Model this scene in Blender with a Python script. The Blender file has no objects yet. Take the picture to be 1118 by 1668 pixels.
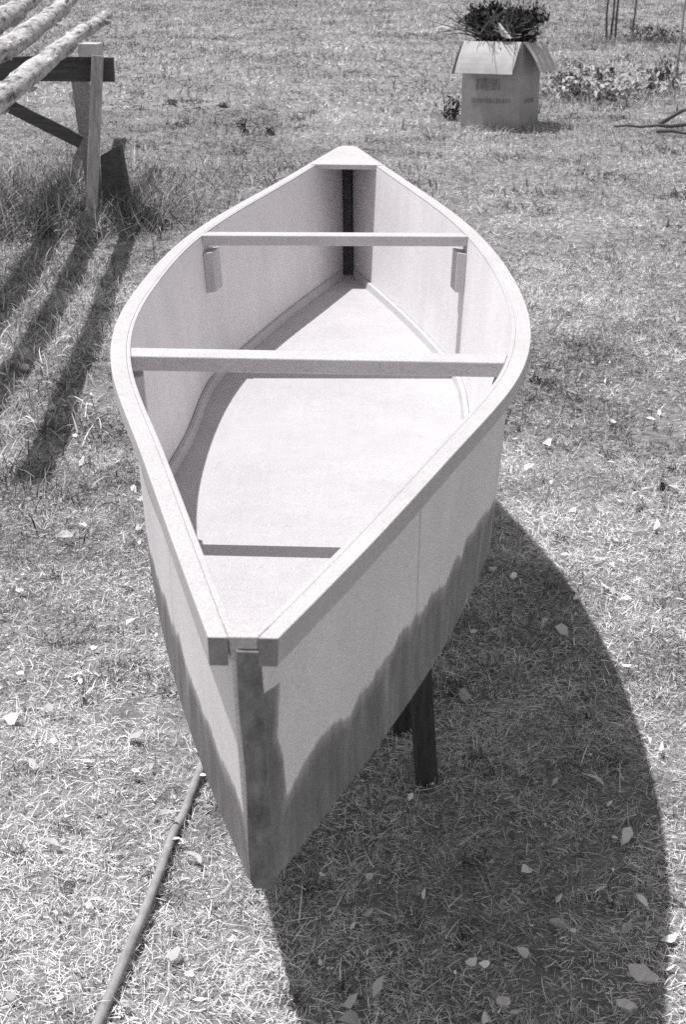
import bpy, bmesh, math, random
import numpy as np
from mathutils import Vector, Matrix, Euler, noise as mnoise

random.seed(7)
rng = np.random.default_rng(11)
scn = bpy.context.scene
COL = scn.collection
R = math.radians

# ------------------------------------------------------------------ objects
def link(o, parent=None):
    COL.objects.link(o)
    if parent is not None:
        o.parent = parent
    return o

def tag(o, label, cat, group=None):
    o['label'] = label
    o['category'] = cat
    if group:
        o['group'] = group
    return o

def thing(name, label, cat, loc=(0, 0, 0), rot=(0, 0, 0), group=None):
    o = bpy.data.objects.new(name, None)
    o.empty_display_size = .1
    o.location = loc
    o.rotation_euler = rot
    link(o)
    return tag(o, label, cat, group)

def obj(name, bm, mat, parent=None, smooth=False, bevel=0.0, loc=None, rot=None):
    bmesh.ops.recalc_face_normals(bm, faces=bm.faces)
    me = bpy.data.meshes.new(name)
    bm.to_mesh(me)
    bm.free()
    if smooth:
        for p in me.polygons:
            p.use_smooth = True
    me.materials.append(mat)
    o = bpy.data.objects.new(name, me)
    if loc is not None:
        o.location = loc
    if rot is not None:
        o.rotation_euler = rot
    link(o, parent)
    if bevel:
        m = o.modifiers.new('bevel', 'BEVEL')
        m.width = bevel
        m.segments = 2
        m.limit_method = 'ANGLE'
        m.angle_limit = R(40)
    return o

def add_box(bm, c, s, M=None):
    vs = []
    for dx in (-.5, .5):
        for dy in (-.5, .5):
            for dz in (-.5, .5):
                p = Vector((dx * s[0], dy * s[1], dz * s[2]))
                if M is not None:
                    p = M @ p
                vs.append(bm.verts.new(p + Vector(c)))
    for f in ((0, 1, 3, 2), (4, 6, 7, 5), (0, 4, 5, 1), (2, 3, 7, 6), (0, 2, 6, 4), (1, 5, 7, 3)):
        bm.faces.new([vs[i] for i in f])

def frame(p, q):
    d = (Vector(q) - Vector(p)).normalized()
    up = Vector((0, 0, 1)) if abs(d.z) < .95 else Vector((0, 1, 0))
    x = d.cross(up).normalized()
    y = x.cross(d).normalized()
    return x, y, d

def add_beam(bm, p, q, w, h):
    """rectangular board from p to q, w sideways, h upwards"""
    x, y, d = frame(p, q)
    M = Matrix((x, d, y)).transposed()
    add_box(bm, (Vector(p) + Vector(q)) / 2, (w, (Vector(q) - Vector(p)).length, h), M)

def add_tube(bm, pts, rad, n=8, cap=True, jit=0.0, seed=0):
    pts = [Vector(p) for p in pts]
    rings = []
    ref = None
    for i, p in enumerate(pts):
        a = pts[max(i - 1, 0)]
        b = pts[min(i + 1, len(pts) - 1)]
        d = (b - a).normalized()
        if ref is None:
            ref = d.cross(Vector((0, 0, 1)))
            if ref.length < .01:
                ref = d.cross(Vector((0, 1, 0)))
        x = (ref - d * ref.dot(d)).normalized()
        ref = x
        y = d.cross(x)
        r = rad[i] if hasattr(rad, '__len__') else rad
        ring = []
        for k in range(n):
            a_ = 2 * math.pi * k / n
            v = p + (x * math.cos(a_) + y * math.sin(a_)) * r
            if jit:
                v += (x * math.cos(a_) + y * math.sin(a_)) * r * jit * mnoise.noise(Vector((v.x * 12, v.y * 1.3, v.z * 12)) + Vector((seed * 3.1, 0, 0)))
            ring.append(bm.verts.new(v))
        rings.append(ring)
    for a, b in zip(rings, rings[1:]):
        for k in range(n):
            bm.faces.new((a[k], a[(k + 1) % n], b[(k + 1) % n], b[k]))
    if cap:
        bm.faces.new(rings[0][::-1])
        bm.faces.new(rings[-1])

def poly_prism(bm, pts, thick_vec):
    """closed polygon extruded by a vector"""
    t = Vector(thick_vec)
    a = [bm.verts.new(Vector(p)) for p in pts]
    b = [bm.verts.new(Vector(p) + t) for p in pts]
    bm.faces.new(a[::-1])
    bm.faces.new(b)
    n = len(a)
    for i in range(n):
        bm.faces.new((a[i], a[(i + 1) % n], b[(i + 1) % n], b[i]))

# ------------------------------------------------------------------ materials
def new_mat(name):
    m = bpy.data.materials.new(name)
    m.use_nodes = True
    nt = m.node_tree
    b = nt.nodes['Principled BSDF']
    return m, nt, b

def N(nt, t, **kw):
    n = nt.nodes.new(t)
    for k, v in kw.items():
        setattr(n, k, v)
    return n

def ramp(nt, fac, stops, interp='LINEAR'):
    r = N(nt, 'ShaderNodeValToRGB')
    r.color_ramp.interpolation = interp
    els = r.color_ramp.elements
    while len(els) < len(stops):
        els.new(.5)
    for e, (p, c) in zip(els, stops):
        e.position = p
        e.color = (c[0], c[1], c[2], 1) if hasattr(c, '__len__') else (c, c, c, 1)
    nt.links.new(fac, r.inputs[0])
    return r

def noise_tex(nt, scale, detail=3, rough=.55, vec=None, mapscale=None):
    n = N(nt, 'ShaderNodeTexNoise')
    n.inputs['Scale'].default_value = scale
    n.inputs['Detail'].default_value = detail
    n.inputs['Roughness'].default_value = rough
    if vec is None:
        vec = N(nt, 'ShaderNodeTexCoord').outputs['Object']
    if mapscale:
        mp = N(nt, 'ShaderNodeMapping')
        mp.inputs['Scale'].default_value = mapscale
        nt.links.new(vec, mp.inputs['Vector'])
        vec = mp.outputs['Vector']
    nt.links.new(vec, n.inputs['Vector'])
    return n

def mix(nt, fac, a, b, mode='MIX'):
    m = N(nt, 'ShaderNodeMix', data_type='RGBA', blend_type=mode)
    for sock, v in ((m.inputs[0], fac), (m.inputs[6], a), (m.inputs[7], b)):
        if isinstance(v, (int, float)):
            sock.default_value = v
        elif isinstance(v, tuple):
            sock.default_value = (v[0], v[1], v[2], 1)
        else:
            nt.links.new(v, sock)
    return m.outputs[2]

def bump(nt, bsdf, height, strength=.3, dist=.01):
    b = N(nt, 'ShaderNodeBump')
    b.inputs['Strength'].default_value = strength
    b.inputs['Distance'].default_value = dist
    nt.links.new(height, b.inputs['Height'])
    nt.links.new(b.outputs[0], bsdf.inputs['Normal'])

def g(v, tint=1.0):
    """grey of a toned print: a trace of mauve in the light tones"""
    k = .016 * tint
    return (v * (1 + k), v * (1 - k), v * (1 + .5 * k))

def simple(name, c, rough=.8, var=.25, scale=30, mapscale=None, bmp=.25, spec=.25, grain=0.0):
    m, nt, b = new_mat(name)
    n = noise_tex(nt, scale, 5, .65, mapscale=mapscale)
    r = ramp(nt, n.outputs[0], [(.25, tuple(x * (1 - var) for x in c)), (.75, tuple(min(1, x * (1 + var)) for x in c))])
    out = r.outputs[0]
    if grain:
        n2 = noise_tex(nt, 420, 1, .5)
        r2 = ramp(nt, n2.outputs[0], [(.3, 1 - grain), (.7, 1 + grain)])
        out = mix(nt, 1.0, out, r2.outputs[0], 'MULTIPLY')
    nt.links.new(out, b.inputs['Base Color'])
    b.inputs['Roughness'].default_value = rough
    b.inputs['Specular IOR Level'].default_value = spec
    if bmp:
        bump(nt, b, n.outputs[0], bmp)
    return m

PAINT = g(.66)
def paint_material(name, masked, v=.52):
    """pale flat primer on plywood; where the mask is set, a darker coat brushed on with ragged ends"""
    m, nt, b = new_mat(name)
    big = noise_tex(nt, 5, 4, .6)
    r = ramp(nt, big.outputs[0], [(.3, g(v * .94)), (.7, g(v * 1.06))])
    fine = noise_tex(nt, 420, 1, .5)
    rf = ramp(nt, fine.outputs[0], [(.3, .77), (.7, 1.13)])
    brush = noise_tex(nt, 26, 4, .6, mapscale=(1, 1, .12))
    rb = ramp(nt, brush.outputs[0], [(.3, .965), (.7, 1.02)])
    c = mix(nt, 1.0, mix(nt, 1.0, r.outputs[0], rf.outputs[0], 'MULTIPLY'), rb.outputs[0], 'MULTIPLY')
    gr = noise_tex(nt, 9, 6, .75, mapscale=(9, .5, 9))     # wood grain ghosting through, along the sheet
    rg = ramp(nt, gr.outputs[0], [(.3, .955), (.5, 1.0), (.72, 1.015)])
    sc = noise_tex(nt, 34, 3, .7, mapscale=(1, 1, .5))     # scuffs and dabs
    rs = ramp(nt, sc.outputs[0], [(.27, .86), (.34, 1.0)])
    c = mix(nt, 1.0, mix(nt, 1.0, c, rg.outputs[0], 'MULTIPLY'), rs.outputs[0], 'MULTIPLY')
    if masked:
        at = N(nt, 'ShaderNodeAttribute', attribute_name='coat')
        uv = N(nt, 'ShaderNodeAttribute', attribute_name='sheet')
        st = noise_tex(nt, 1, 4, .62, vec=uv.outputs['Vector'], mapscale=(9, 4.5, 1))
        st2 = noise_tex(nt, 1, 3, .6, vec=uv.outputs['Vector'], mapscale=(60, 2.0, 1))
        ma = N(nt, 'ShaderNodeMath', operation='MULTIPLY_ADD')
        nt.links.new(st.outputs[0], ma.inputs[0])
        ma.inputs[1].default_value = .17
        nt.links.new(at.outputs['Fac'], ma.inputs[2])
        mb = N(nt, 'ShaderNodeMath', operation='MULTIPLY_ADD')
        nt.links.new(st2.outputs[0], mb.inputs[0])
        mb.inputs[1].default_value = .045
        nt.links.new(ma.outputs[0], mb.inputs[2])
        edge = ramp(nt, mb.outputs[0], [(.095, 0.0), (.115, .7), (.17, .97)])
        dk = noise_tex(nt, 1, 5, .7, vec=uv.outputs['Vector'], mapscale=(20, 4.0, 1))
        dark = ramp(nt, dk.outputs[0], [(.28, g(.09, .3)), (.48, g(.16, .3)), (.62, g(.24, .3)), (.76, g(.44, .4))])
        dark2 = mix(nt, 1.0, dark.outputs[0], rf.outputs[0], 'MULTIPLY')
        # plywood butt joint on the side sheet
        sx = N(nt, 'ShaderNodeSeparateXYZ')
        nt.links.new(uv.outputs['Vector'], sx.inputs[0])
        jn = N(nt, 'ShaderNodeMath', operation='ADD')
        nt.links.new(sx.outputs[0], jn.inputs[0])
        jn.inputs[1].default_value = 1.507
        jab = N(nt, 'ShaderNodeMath', operation='ABSOLUTE')
        nt.links.new(jn.outputs[0], jab.inputs[0])
        jr = ramp(nt, jab.outputs[0], [(.0018, .62), (.005, 1.0)])
        c = mix(nt, 1.0, c, jr.outputs[0], 'MULTIPLY')
        c = mix(nt, edge.outputs[0], c, dark2)
    nt.links.new(c, b.inputs['Base Color'])
    b.inputs['Roughness'].default_value = .62
    b.inputs['Specular IOR Level'].default_value = .3
    bump(nt, b, brush.outputs[0], .12, .004)
    return m

M_PAINT = paint_material('pale_paint', False)
M_SIDE = paint_material('pale_paint_with_dark_coat', True, .78)  # pale tone lightened to make up for shade on the sides
M_FLOOR = paint_material('pale_paint_sun_dimmed', True, .47)  # same pale paint, darkened to hold back full sun on the floor
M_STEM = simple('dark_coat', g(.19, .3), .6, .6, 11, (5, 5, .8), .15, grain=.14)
M_STEMSHADE = simple('stem_recess_shade', g(.06, .3), .6, .5, 11, (5, 5, .8), .15)  # near-black tone paints in the shade under the far deck
M_RAW = simple('bare_wood_end', g(.27), .8, .25, 40, (1, 1, 1), .2, grain=.14)
M_DARKWOOD = simple('stained_timber', g(.06, .2), .85, .5, 12, (8, 8, .8), .4)
M_GREYWOOD = simple('weathered_timber', g(.42, .6), .9, .45, 10, (7, 7, .6), .4, grain=.2)
M_GREYBEAM = simple('weathered_beam', g(.10, .4), .9, .45, 10, (.6, 7, 7), .4, grain=.2)
M_PALEWOOD = simple('fresh_timber', g(.58), .85, .2, 14, (1, 6, 6), .2, grain=.12)
M_HOSE = simple('grey_rubber', g(.30, .6), .75, .3, 25, None, .3, grain=.15)
M_CARD = simple('cardboard', g(.38, .7), .9, .2, 7, None, .1, grain=.12)
M_FLAP = simple('cardboard_inside', g(.50, .8), .9, .16, 8, None, .1, grain=.12)
M_INK = simple('faded_ink', g(.25, .3), .9, .35, 30, None, 0)
M_BARK = simple('sapling_bark', g(.12, .2), .95, .5, 30, (3, 3, .6), .5)
M_PALEBARK = simple('pale_dry_stem', g(.36, .6), .95, .4, 30, (3, 3, .6), .4)
M_STONE = simple('pale_stone', g(.55), .9, .3, 12, None, .5)
M_LEAFDARK = simple('dark_foliage', g(.045, .2), .8, .8, 9, None, 0)
M_LEAFMID = simple('weed_foliage', g(.12, .4), .8, .7, 9, None, 0)
M_LEAFPALE = simple('dry_foliage', g(.40, .7), .85, .5, 9, None, 0)
M_CHIP = simple('pale_wood_chip', g(.62), .85, .25, 60, (6, 1, 1), .3, grain=.1)
M_CURL = simple('dry_pale_leaf', g(.44), .85, .4, 90, None, .3)

def bark_mat():
    m, nt, b = new_mat('peeling_pale_bark')
    n = noise_tex(nt, 20, 6, .75, mapscale=(1, .16, 1))
    r = ramp(nt, n.outputs[0], [(.36, g(.07, .3)), (.43, g(.30, .6)), (.52, g(.52)), (.66, g(.68))])
    n2 = noise_tex(nt, 9, 5, .75, mapscale=(1.5, .22, 1.5))
    r2 = ramp(nt, n2.outputs[0], [(.30, .22), (.38, 1.0)])
    c = mix(nt, 1.0, r.outputs[0], r2.outputs[0], 'MULTIPLY')
    nt.links.new(c, b.inputs['Base Color'])
    b.inputs['Roughness'].default_value = .95
    b.inputs['Specular IOR Level'].default_value = .15
    bump(nt, b, n.outputs[0], .8, .02)
    return m
M_LOG = bark_mat()

def tone_mat(name, lo, mid, hi, tint=.6):
    m, nt, b = new_mat(name)
    at = N(nt, 'ShaderNodeAttribute', attribute_name='tone')
    r = ramp(nt, at.outputs['Fac'], [(0, g(lo, tint)), (.55, g(mid, tint)), (1, g(hi, tint))])
    nt.links.new(r.outputs[0], b.inputs['Base Color'])
    b.inputs['Roughness'].default_value = .8
    b.inputs['Specular IOR Level'].default_value = .2
    return m
M_GRASS = tone_mat('dry_grass', .045, .54, .98)

def ground_mat():
    m, nt, b = new_mat('dry_turf')
    co = N(nt, 'ShaderNodeTexCoord').outputs['Object']
    a = noise_tex(nt, 1.1, 5, .6, co)
    c = noise_tex(nt, 14, 6, .7, co)
    f = noise_tex(nt, 90, 4, .7, co)
    ra = ramp(nt, a.outputs[0], [(.3, .78), (.7, 1.15)])
    rc = ramp(nt, c.outputs[0], [(.3, g(.13, .6)), (.55, g(.28, .6)), (.75, g(.42, .6))])
    rf = ramp(nt, f.outputs[0], [(.3, .65), (.7, 1.3)])
    col = mix(nt, 1, mix(nt, 1, rc.outputs[0], ra.outputs[0], 'MULTIPLY'), rf.outputs[0], 'MULTIPLY')
    nt.links.new(col, b.inputs['Base Color'])
    b.inputs['Roughness'].default_value = .95
    b.inputs['Specular IOR Level'].default_value = .1
    bump(nt, b, f.outputs[0], .5, .015)
    return m
M_GROUND = ground_mat()

# ------------------------------------------------------------------ terrain
def gz(y):
    if y < 4.5:
        return 0.0
    if y < 8.5:
        u = (y - 4.5) / 4
        return .1 * u * u
    return .05 * (y - 6.5)

def gz_np(y):
    u = np.clip((y - 4.5) / 4, 0, 1)
    return np.where(y < 8.5, .1 * u * u, .05 * (y - 6.5))

def grid_ground():
    xs = np.concatenate([np.linspace(-90, -12, 14), np.linspace(-11, 11, 89), np.linspace(12, 90, 14)])
    ys = np.concatenate([np.linspace(-14, 0, 8), np.linspace(.2, 20, 120), np.linspace(20.5, 160, 90)])
    X, Y = np.meshgrid(xs, ys)
    Z = gz_np(Y)
    co = np.stack([X, Y, Z], -1).reshape(-1, 3)
    nx, ny = len(xs), len(ys)
    i = np.arange(nx * ny).reshape(ny, nx)
    f = np.stack([i[:-1, :-1], i[:-1, 1:], i[1:, 1:], i[1:, :-1]], -1).reshape(-1, 4)
    return np_mesh('ground', co, f, M_GROUND, smooth=True)

def np_mesh(name, co, quads, mat, tone=None, smooth=False):
    me = bpy.data.meshes.new(name)
    me.vertices.add(len(co))
    me.vertices.foreach_set('co', co.astype(np.float32).ravel())
    me.loops.add(quads.size)
    me.loops.foreach_set('vertex_index', quads.astype(np.int32).ravel())
    me.polygons.add(len(quads))
    k = quads.shape[1]
    me.polygons.foreach_set('loop_start', np.arange(0, quads.size, k, dtype=np.int32))
    me.polygons.foreach_set('loop_total', np.full(len(quads), k, dtype=np.int32))
    if smooth:
        me.polygons.foreach_set('use_smooth', np.ones(len(quads), dtype=bool))
    if tone is not None:
        a = me.attributes.new('tone', 'FLOAT', 'POINT')
        a.data.foreach_set('value', tone.astype(np.float32))
    me.update(calc_edges=True)
    me.materials.append(mat)
    o = bpy.data.objects.new(name, me)
    return link(o)

ground = grid_ground()
ground['kind'] = 'structure'

# ------------------------------------------------------------------ grass
def vnoise(x, y, s, seed):
    """cheap smooth value noise"""
    r = np.random.default_rng(seed).random((64, 64))
    u = x * s
    v = y * s
    iu = np.floor(u).astype(int)
    iv = np.floor(v).astype(int)
    fu = u - iu
    fv = v - iv
    fu = fu * fu * (3 - 2 * fu)
    fv = fv * fv * (3 - 2 * fv)
    q = lambda a, b: r[a % 64, b % 64]
    return (q(iu, iv) * (1 - fu) + q(iu + 1, iv) * fu) * (1 - fv) + (q(iu, iv + 1) * (1 - fu) + q(iu + 1, iv + 1) * fu) * fv

def blades(x, y, length, width, elev, az, bend, tone, seg, z0=None):
    n = len(x)
    s = np.linspace(0, 1, seg + 1)[None, :]
    e = elev[:, None] - bend[:, None] * s          # inclination falls along the blade
    dl = (length / seg)[:, None]
    twist = rng.normal(0, .35, n)[:, None]
    a = az[:, None] + twist * s
    dx = np.cos(e) * np.cos(a) * dl
    dy = np.cos(e) * np.sin(a) * dl
    dz = np.sin(e) * dl
    px = x[:, None] + np.concatenate([np.zeros((n, 1)), np.cumsum(dx[:, 1:], 1)], 1)
    py = y[:, None] + np.concatenate([np.zeros((n, 1)), np.cumsum(dy[:, 1:], 1)], 1)
    base = gz_np(y) if z0 is None else z0
    pz = np.concatenate([np.zeros((n, 1)), np.cumsum(dz[:, 1:], 1)], 1)
    lift = rng.random(n) * .012
    pz = np.maximum(pz + lift[:, None], .002) + gz_np(py)
    roll = rng.random(n) * math.pi
    wx = -np.sin(az) * np.cos(roll)
    wy = np.cos(az) * np.cos(roll)
    wz = np.sin(roll) * .8
    w = (width / 2)[:, None] * (1 - .8 * s ** 2)
    A = np.stack([px + wx[:, None] * w, py + wy[:, None] * w, pz + wz[:, None] * w], -1)
    B = np.stack([px - wx[:, None] * w, py - wy[:, None] * w, pz - wz[:, None] * w], -1)
    co = np.stack([A, B], 2).reshape(-1, 3)
    b0 = (np.arange(n) * 2 * (seg + 1))[:, None] + (np.arange(seg) * 2)[None, :]
    f = np.stack([b0, b0 + 1, b0 + 3, b0 + 2], -1).reshape(-1, 4)
    t = np.repeat(np.clip(tone, 0, 1), 2 * (seg + 1))
    return co, f, t

SETS = []
def add_set(c):
    SETS.append(c)

def scatter(y0, y1, k, m, dens):
    area = (y1 - y0) * (k * (y0 + y1) + 2 * m)
    n = int(area * dens)
    y = rng.uniform(y0, y1, n * 2)
    hw = k * y + m
    keep = rng.random(n * 2) < hw / (k * y1 + m)
    y = y[keep][:n]
    x = rng.uniform(-1, 1, len(y)) * (k * y + m)
    return x, y

def straw(y0, y1, k, m, dens, lmin, lmax, w, seg, up, tmean, tsd, patch=True):
    x, y = scatter(y0, y1, k, m, dens)
    if patch:
        pn = vnoise(x, y, 2.3, 5) * .55 + vnoise(x, y, 8, 6) * .45
        keep = rng.random(len(x)) < np.clip(2.2 * pn - .2 if up > .8 else .25 + 1.3 * pn, 0, 1)
        x, y = x[keep], y[keep]
    n = len(x)
    pl = vnoise(x, y, .9, 9) * .4 + vnoise(x, y, 3.3, 10) * .35 + vnoise(x, y, 11, 12) * .25 - .5
    dry = np.exp(-((x - 1.35) / .55) ** 2 - ((y - 4.3) / 1.7) ** 2) + .8 * np.exp(-((x + .8) / .6) ** 2 - ((y - 2.6) / 1.2) ** 2) + .5 * np.exp(-((x - 2.4) / .9) ** 2 - ((y - 8.0) / 2.5) ** 2)
    tone = rng.normal(tmean, tsd, n) + pl * 1.15 + .2 * dry
    L = rng.uniform(lmin, lmax, n)
    elev = np.abs(rng.normal(up, .35, n))
    bend = rng.normal(.5, .5, n)
    add_set(blades(x, y, L, w * rng.uniform(.5, 1.4, n), elev, rng.uniform(0, 2 * math.pi, n), bend, tone, seg))

# close ground: flattened clippings and straw, then short upright tufts
straw(.9, 3.2, .36, .8, 25000, .008, .034, .0016, 3, .22, .60, .20)
straw(.9, 3.2, .36, .8, 700, .035, .08, .0020, 3, .25, .74, .18)
straw(.9, 3.2, .36, .8, 10000, .010, .038, .0019, 2, .95, .38, .22)
straw(3.2, 5.2, .33, .7, 16000, .010, .036, .0023, 2, .30, .58, .20)
straw(3.2, 5.2, .33, .7, 6500, .015, .045, .0028, 2, .95, .40, .22)
straw(5.2, 9, .30, .8, 6000, .016, .045, .0038, 2, .5, .46, .20)
straw(5.2, 9, .30, .8, 3000, .02, .055, .0042, 1, 1.0, .40, .22)
straw(9, 16, .28, 1.2, 1900, .025, .055, .0065, 1, .8, .40, .20)
straw(16, 44, .26, 1.8, 260, .05, .10, .016, 1, .9, .37, .17)

# small dark tufts and matted dark stalks in the open turf
def dark_tufts(n, y0, y1, k, m, r, l0, l1, w, per, tm=.12):
    y = y0 + (y1 - y0) * rng.random(n) ** 1.2
    x = rng.uniform(-1, 1, n) * (k * y + m)
    q = rng.integers(per // 2, per, n)
    X = np.repeat(x, q) + rng.normal(0, 1, q.sum()) * np.repeat(r * rng.uniform(.3, 1.3, n), q)
    Y = np.repeat(y, q) + rng.normal(0, 1, q.sum()) * np.repeat(r * rng.uniform(.3, 1.0, n), q)
    k_ = len(X)
    add_set(blades(X, Y, rng.uniform(l0, l1, k_), w * rng.uniform(.6, 1.4, k_), np.abs(rng.normal(.9, .4, k_)),
                   rng.uniform(0, 6.283, k_), rng.normal(.6, .5, k_), rng.normal(tm, .12, k_), 2))
dark_tufts(110, 1.3, 4.6, .34, .5, .022, .01, .04, .003, 60)
dark_tufts(170, 4.6, 10, .29, .5, .045, .02, .05, .005, 60, .2)
dark_tufts(150, 10, 40, .26, .8, .14, .05, .12, .014, 60, .26)

# longer rough grass round the log trestle
def tall(cx, cy, sx, sy, n, l0, l1, tm):
    x = rng.normal(cx, sx, n)
    y = rng.normal(cy, sy, n)
    add_set(blades(x, y, rng.uniform(l0, l1, n), rng.uniform(.003, .008, n), np.abs(rng.normal(1.2, .2, n)),
                   rng.uniform(0, 2 * math.pi, n), rng.normal(.7, .4, n), rng.normal(tm, .2, n), 3))
tall(-2.35, 10.1, .5, .45, 6500, .08, .36, .22)
tall(-2.75, 9.3, .25, .3, 2600, .08, .34, .14)
tall(-1.50, 10.0, .17, .25, 2200, .06, .26, .20)
tall(-1.72, 9.6, .07, .1, 360, .05, .18, .45)
tall(-1.75, 10.6, .35, .3, 1800, .06, .26, .28)
tall(-2.3, 11.6, .9, .5, 3000, .08, .25, .32)
for cx_, cy_, n_, t_ in ((-1.95, 8.6, 700, .34), (-1.55, 8.2, 420, .45), (-1.75, 7.3, 520, .4), (-1.35, 7.0, 300, .5), (-1.55, 6.2, 420, .42), (-1.25, 5.6, 260, .5), (-1.2, 4.8, 420, .22), (-2.1, 7.8, 500, .3)):
    tall(cx_, cy_, .16, .3, n_, .03, .12, t_)
# grass round the foot of the box and between the brush on the right
tall(1.75, 14.75, .45, .12, 600, .05, .12, .42)
tall(3.0, 17.6, .8, .7, 2600, .06, .22, .40)
tall(4.6, 25.5, 1.2, 1.2, 1400, .1, .3, .2)

off = 0
CO, FA, TO = [], [], []
for c, f, t in SETS:
    CO.append(c)
    FA.append(f + off)
    TO.append(t)
    off += len(c)
grass = np_mesh('grass', np.concatenate(CO), np.concatenate(FA), M_GRASS, np.concatenate(TO))
grass['kind'] = 'stuff'
del CO, FA, TO, SETS

# loose dry leaf scraps among the grass
def leaf_litter():
    n = 1500
    y = 1.2 + 5.5 * rng.random(n) ** 1.4
    x = rng.uniform(-1, 1, n) * (.34 * y + .6)
    az = rng.uniform(0, 6.283, n)
    L = .004 + .020 * rng.random(n) ** 2.2
    W = L * rng.uniform(.25, .8, n)
    up = rng.normal(0, .5, n)
    side = rng.normal(0, .5, n)
    co = []
    for i in range(n):
        ca, sa = math.cos(az[i]), math.sin(az[i])
        z = gz(y[i]) + .008 + .014 * rng.random() + L[i] * .4
        crv = rng.uniform(-.8, .8) * W[i]
        j = rng.uniform(.55, 1.35, 12)
        for q, (u, v, h) in enumerate(((-1, .1, 0), (-.4, .5, crv), (.35, .45, crv * .6), (1, -.1, -crv * .5), (.3, -.5, crv), (-.45, -.4, crv * .7))):
            a, b = u * L[i] * j[q], v * W[i] * 1.8 * j[q + 6]
            co.append((x[i] + a * ca - b * sa, y[i] + a * sa + b * ca, z + h + a * up[i] * .5 + b * side[i]))
    co = np.array(co)
    b = (np.arange(n) * 6)[:, None]
    f = np.concatenate([b + np.array([0, 1, 4, 5]), b + np.array([1, 2, 3, 4])], 0)
    o = np_mesh('leaf_litter', co, f, M_GRASS, np.repeat(np.clip(rng.normal(.66, .2, n), .2, 1), 6))
    o['kind'] = 'stuff'
leaf_litter()

# ------------------------------------------------------------------ canoe
HG = 1.04                                      # height of the rail amidships
L2 = 4.24897 / 2
KT = np.array([-1, -.85, -.65, -.45, -.25, 0, .25, .45, .65, .85, 1.0])
BL = [0.0348, 0.1162, 0.2247, 0.3342, 0.4084, 0.4389, 0.4173, 0.3477, 0.2424, 0.1317, 0.0442]
BR = [0.0292, 0.1195, 0.2351, 0.348, 0.4149, 0.4369, 0.4059, 0.3395, 0.235, 0.1168, 0.0236]
CL = [0.0149, 0.0998, 0.2013, 0.2906, 0.3545, 0.3466, 0.348, 0.2844, 0.2009, 0.0982, 0.0108]
CR = [0.0137, 0.0978, 0.206, 0.2979, 0.3596, 0.3474, 0.3532, 0.2979, 0.2094, 0.1022, 0.0144]

def make_spline(Y):
    X = KT
    Y = np.array(Y)
    n = len(X)
    h = np.diff(X)
    A = np.eye(n)
    r = np.zeros(n)
    for i in range(1, n - 1):
        A[i, i - 1] = h[i - 1]
        A[i, i] = 2 * (h[i - 1] + h[i])
        A[i, i + 1] = h[i]
        r[i] = 6 * ((Y[i + 1] - Y[i]) / h[i] - (Y[i] - Y[i - 1]) / h[i - 1])
    Mv = np.linalg.solve(A, r)
    def f(t):
        k = min(max(int(np.searchsorted(X, t)) - 1, 0), n - 2)
        a = X[k + 1] - t
        b = t - X[k]
        return float((Mv[k] * a ** 3 + Mv[k + 1] * b ** 3) / (6 * h[k]) + (Y[k] / h[k] - Mv[k] * h[k] / 6) * a
                     + (Y[k + 1] / h[k] - Mv[k + 1] * h[k] / 6) * b)
    return f
SB = {-1: make_spline(BL), 1: make_spline(BR)}
SC = {-1: make_spline(CL), 1: make_spline(CR)}

def rail(t, s, inset=0.0, dz=0.0):
    return Vector((s * (SB[s](t) - inset), t * L2, HG + (.08542 if t < 0 else .10596) * abs(t) ** 1.71756 + dz))
def chine(t, s, inset=0.0, dz=0.0):
    u = t * (L2 - (.13008 if t < 0 else .13405))
    return Vector((s * (SC[s](t) - inset), u, HG - .40057 + (.14181 if t < 0 else .04489) * abs(t) ** 2.2 + dz))
def strip(t):                                  # thickness of the outer rail strip, slimmer towards the ends
    return .0195 + .0125 * (1 - t * t)
def side_pt(t, v, s, inset=0.0):
    return rail(t, s, strip(t) + inset, -.004) * (1 - v) + chine(t, s, inset) * v

canoe = thing('canoe', 'pale plywood canoe half coated in dark paint, raised on sawhorses over the grass', 'canoe',
              (-.03527, 3.2873, 0), (0, 0, -.02393))

# upper edge of the brushed-on coat, along each side sheet (place along the hull, depth down the sheet)
LOWR = ([-1, -.981, -.964, -.945, -.924, -.873, -.849, -.821, -.781, -.736, -.69, -.617, -.58, -.555, -.539, -.518, -.478, -.417, -.231, -.1, .05, 1],
        [.76, .74, .70, .653, .61, .663, .64, .643, .63, .62, .617, .67, .617, .66, .607, .603, .623, .663, .87, .95, 1.1, 1.3])
LOWL = ([-1, -.983, -.963, -.929, -.865, -.824, -.779, -.745, -.593, -.512, -.391, -.1, .05, 1],
        [.70, .687, .683, .68, .66, .673, .687, .66, .727, .757, .83, 1.02, 1.15, 1.3])
STEMR = ([0, .17, .22, .317, .413, .53, .647, .74, 1], [-1.2, -1.03, -.975, -.979, -.983, -.979, -.979, -.981, -.98])

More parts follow.
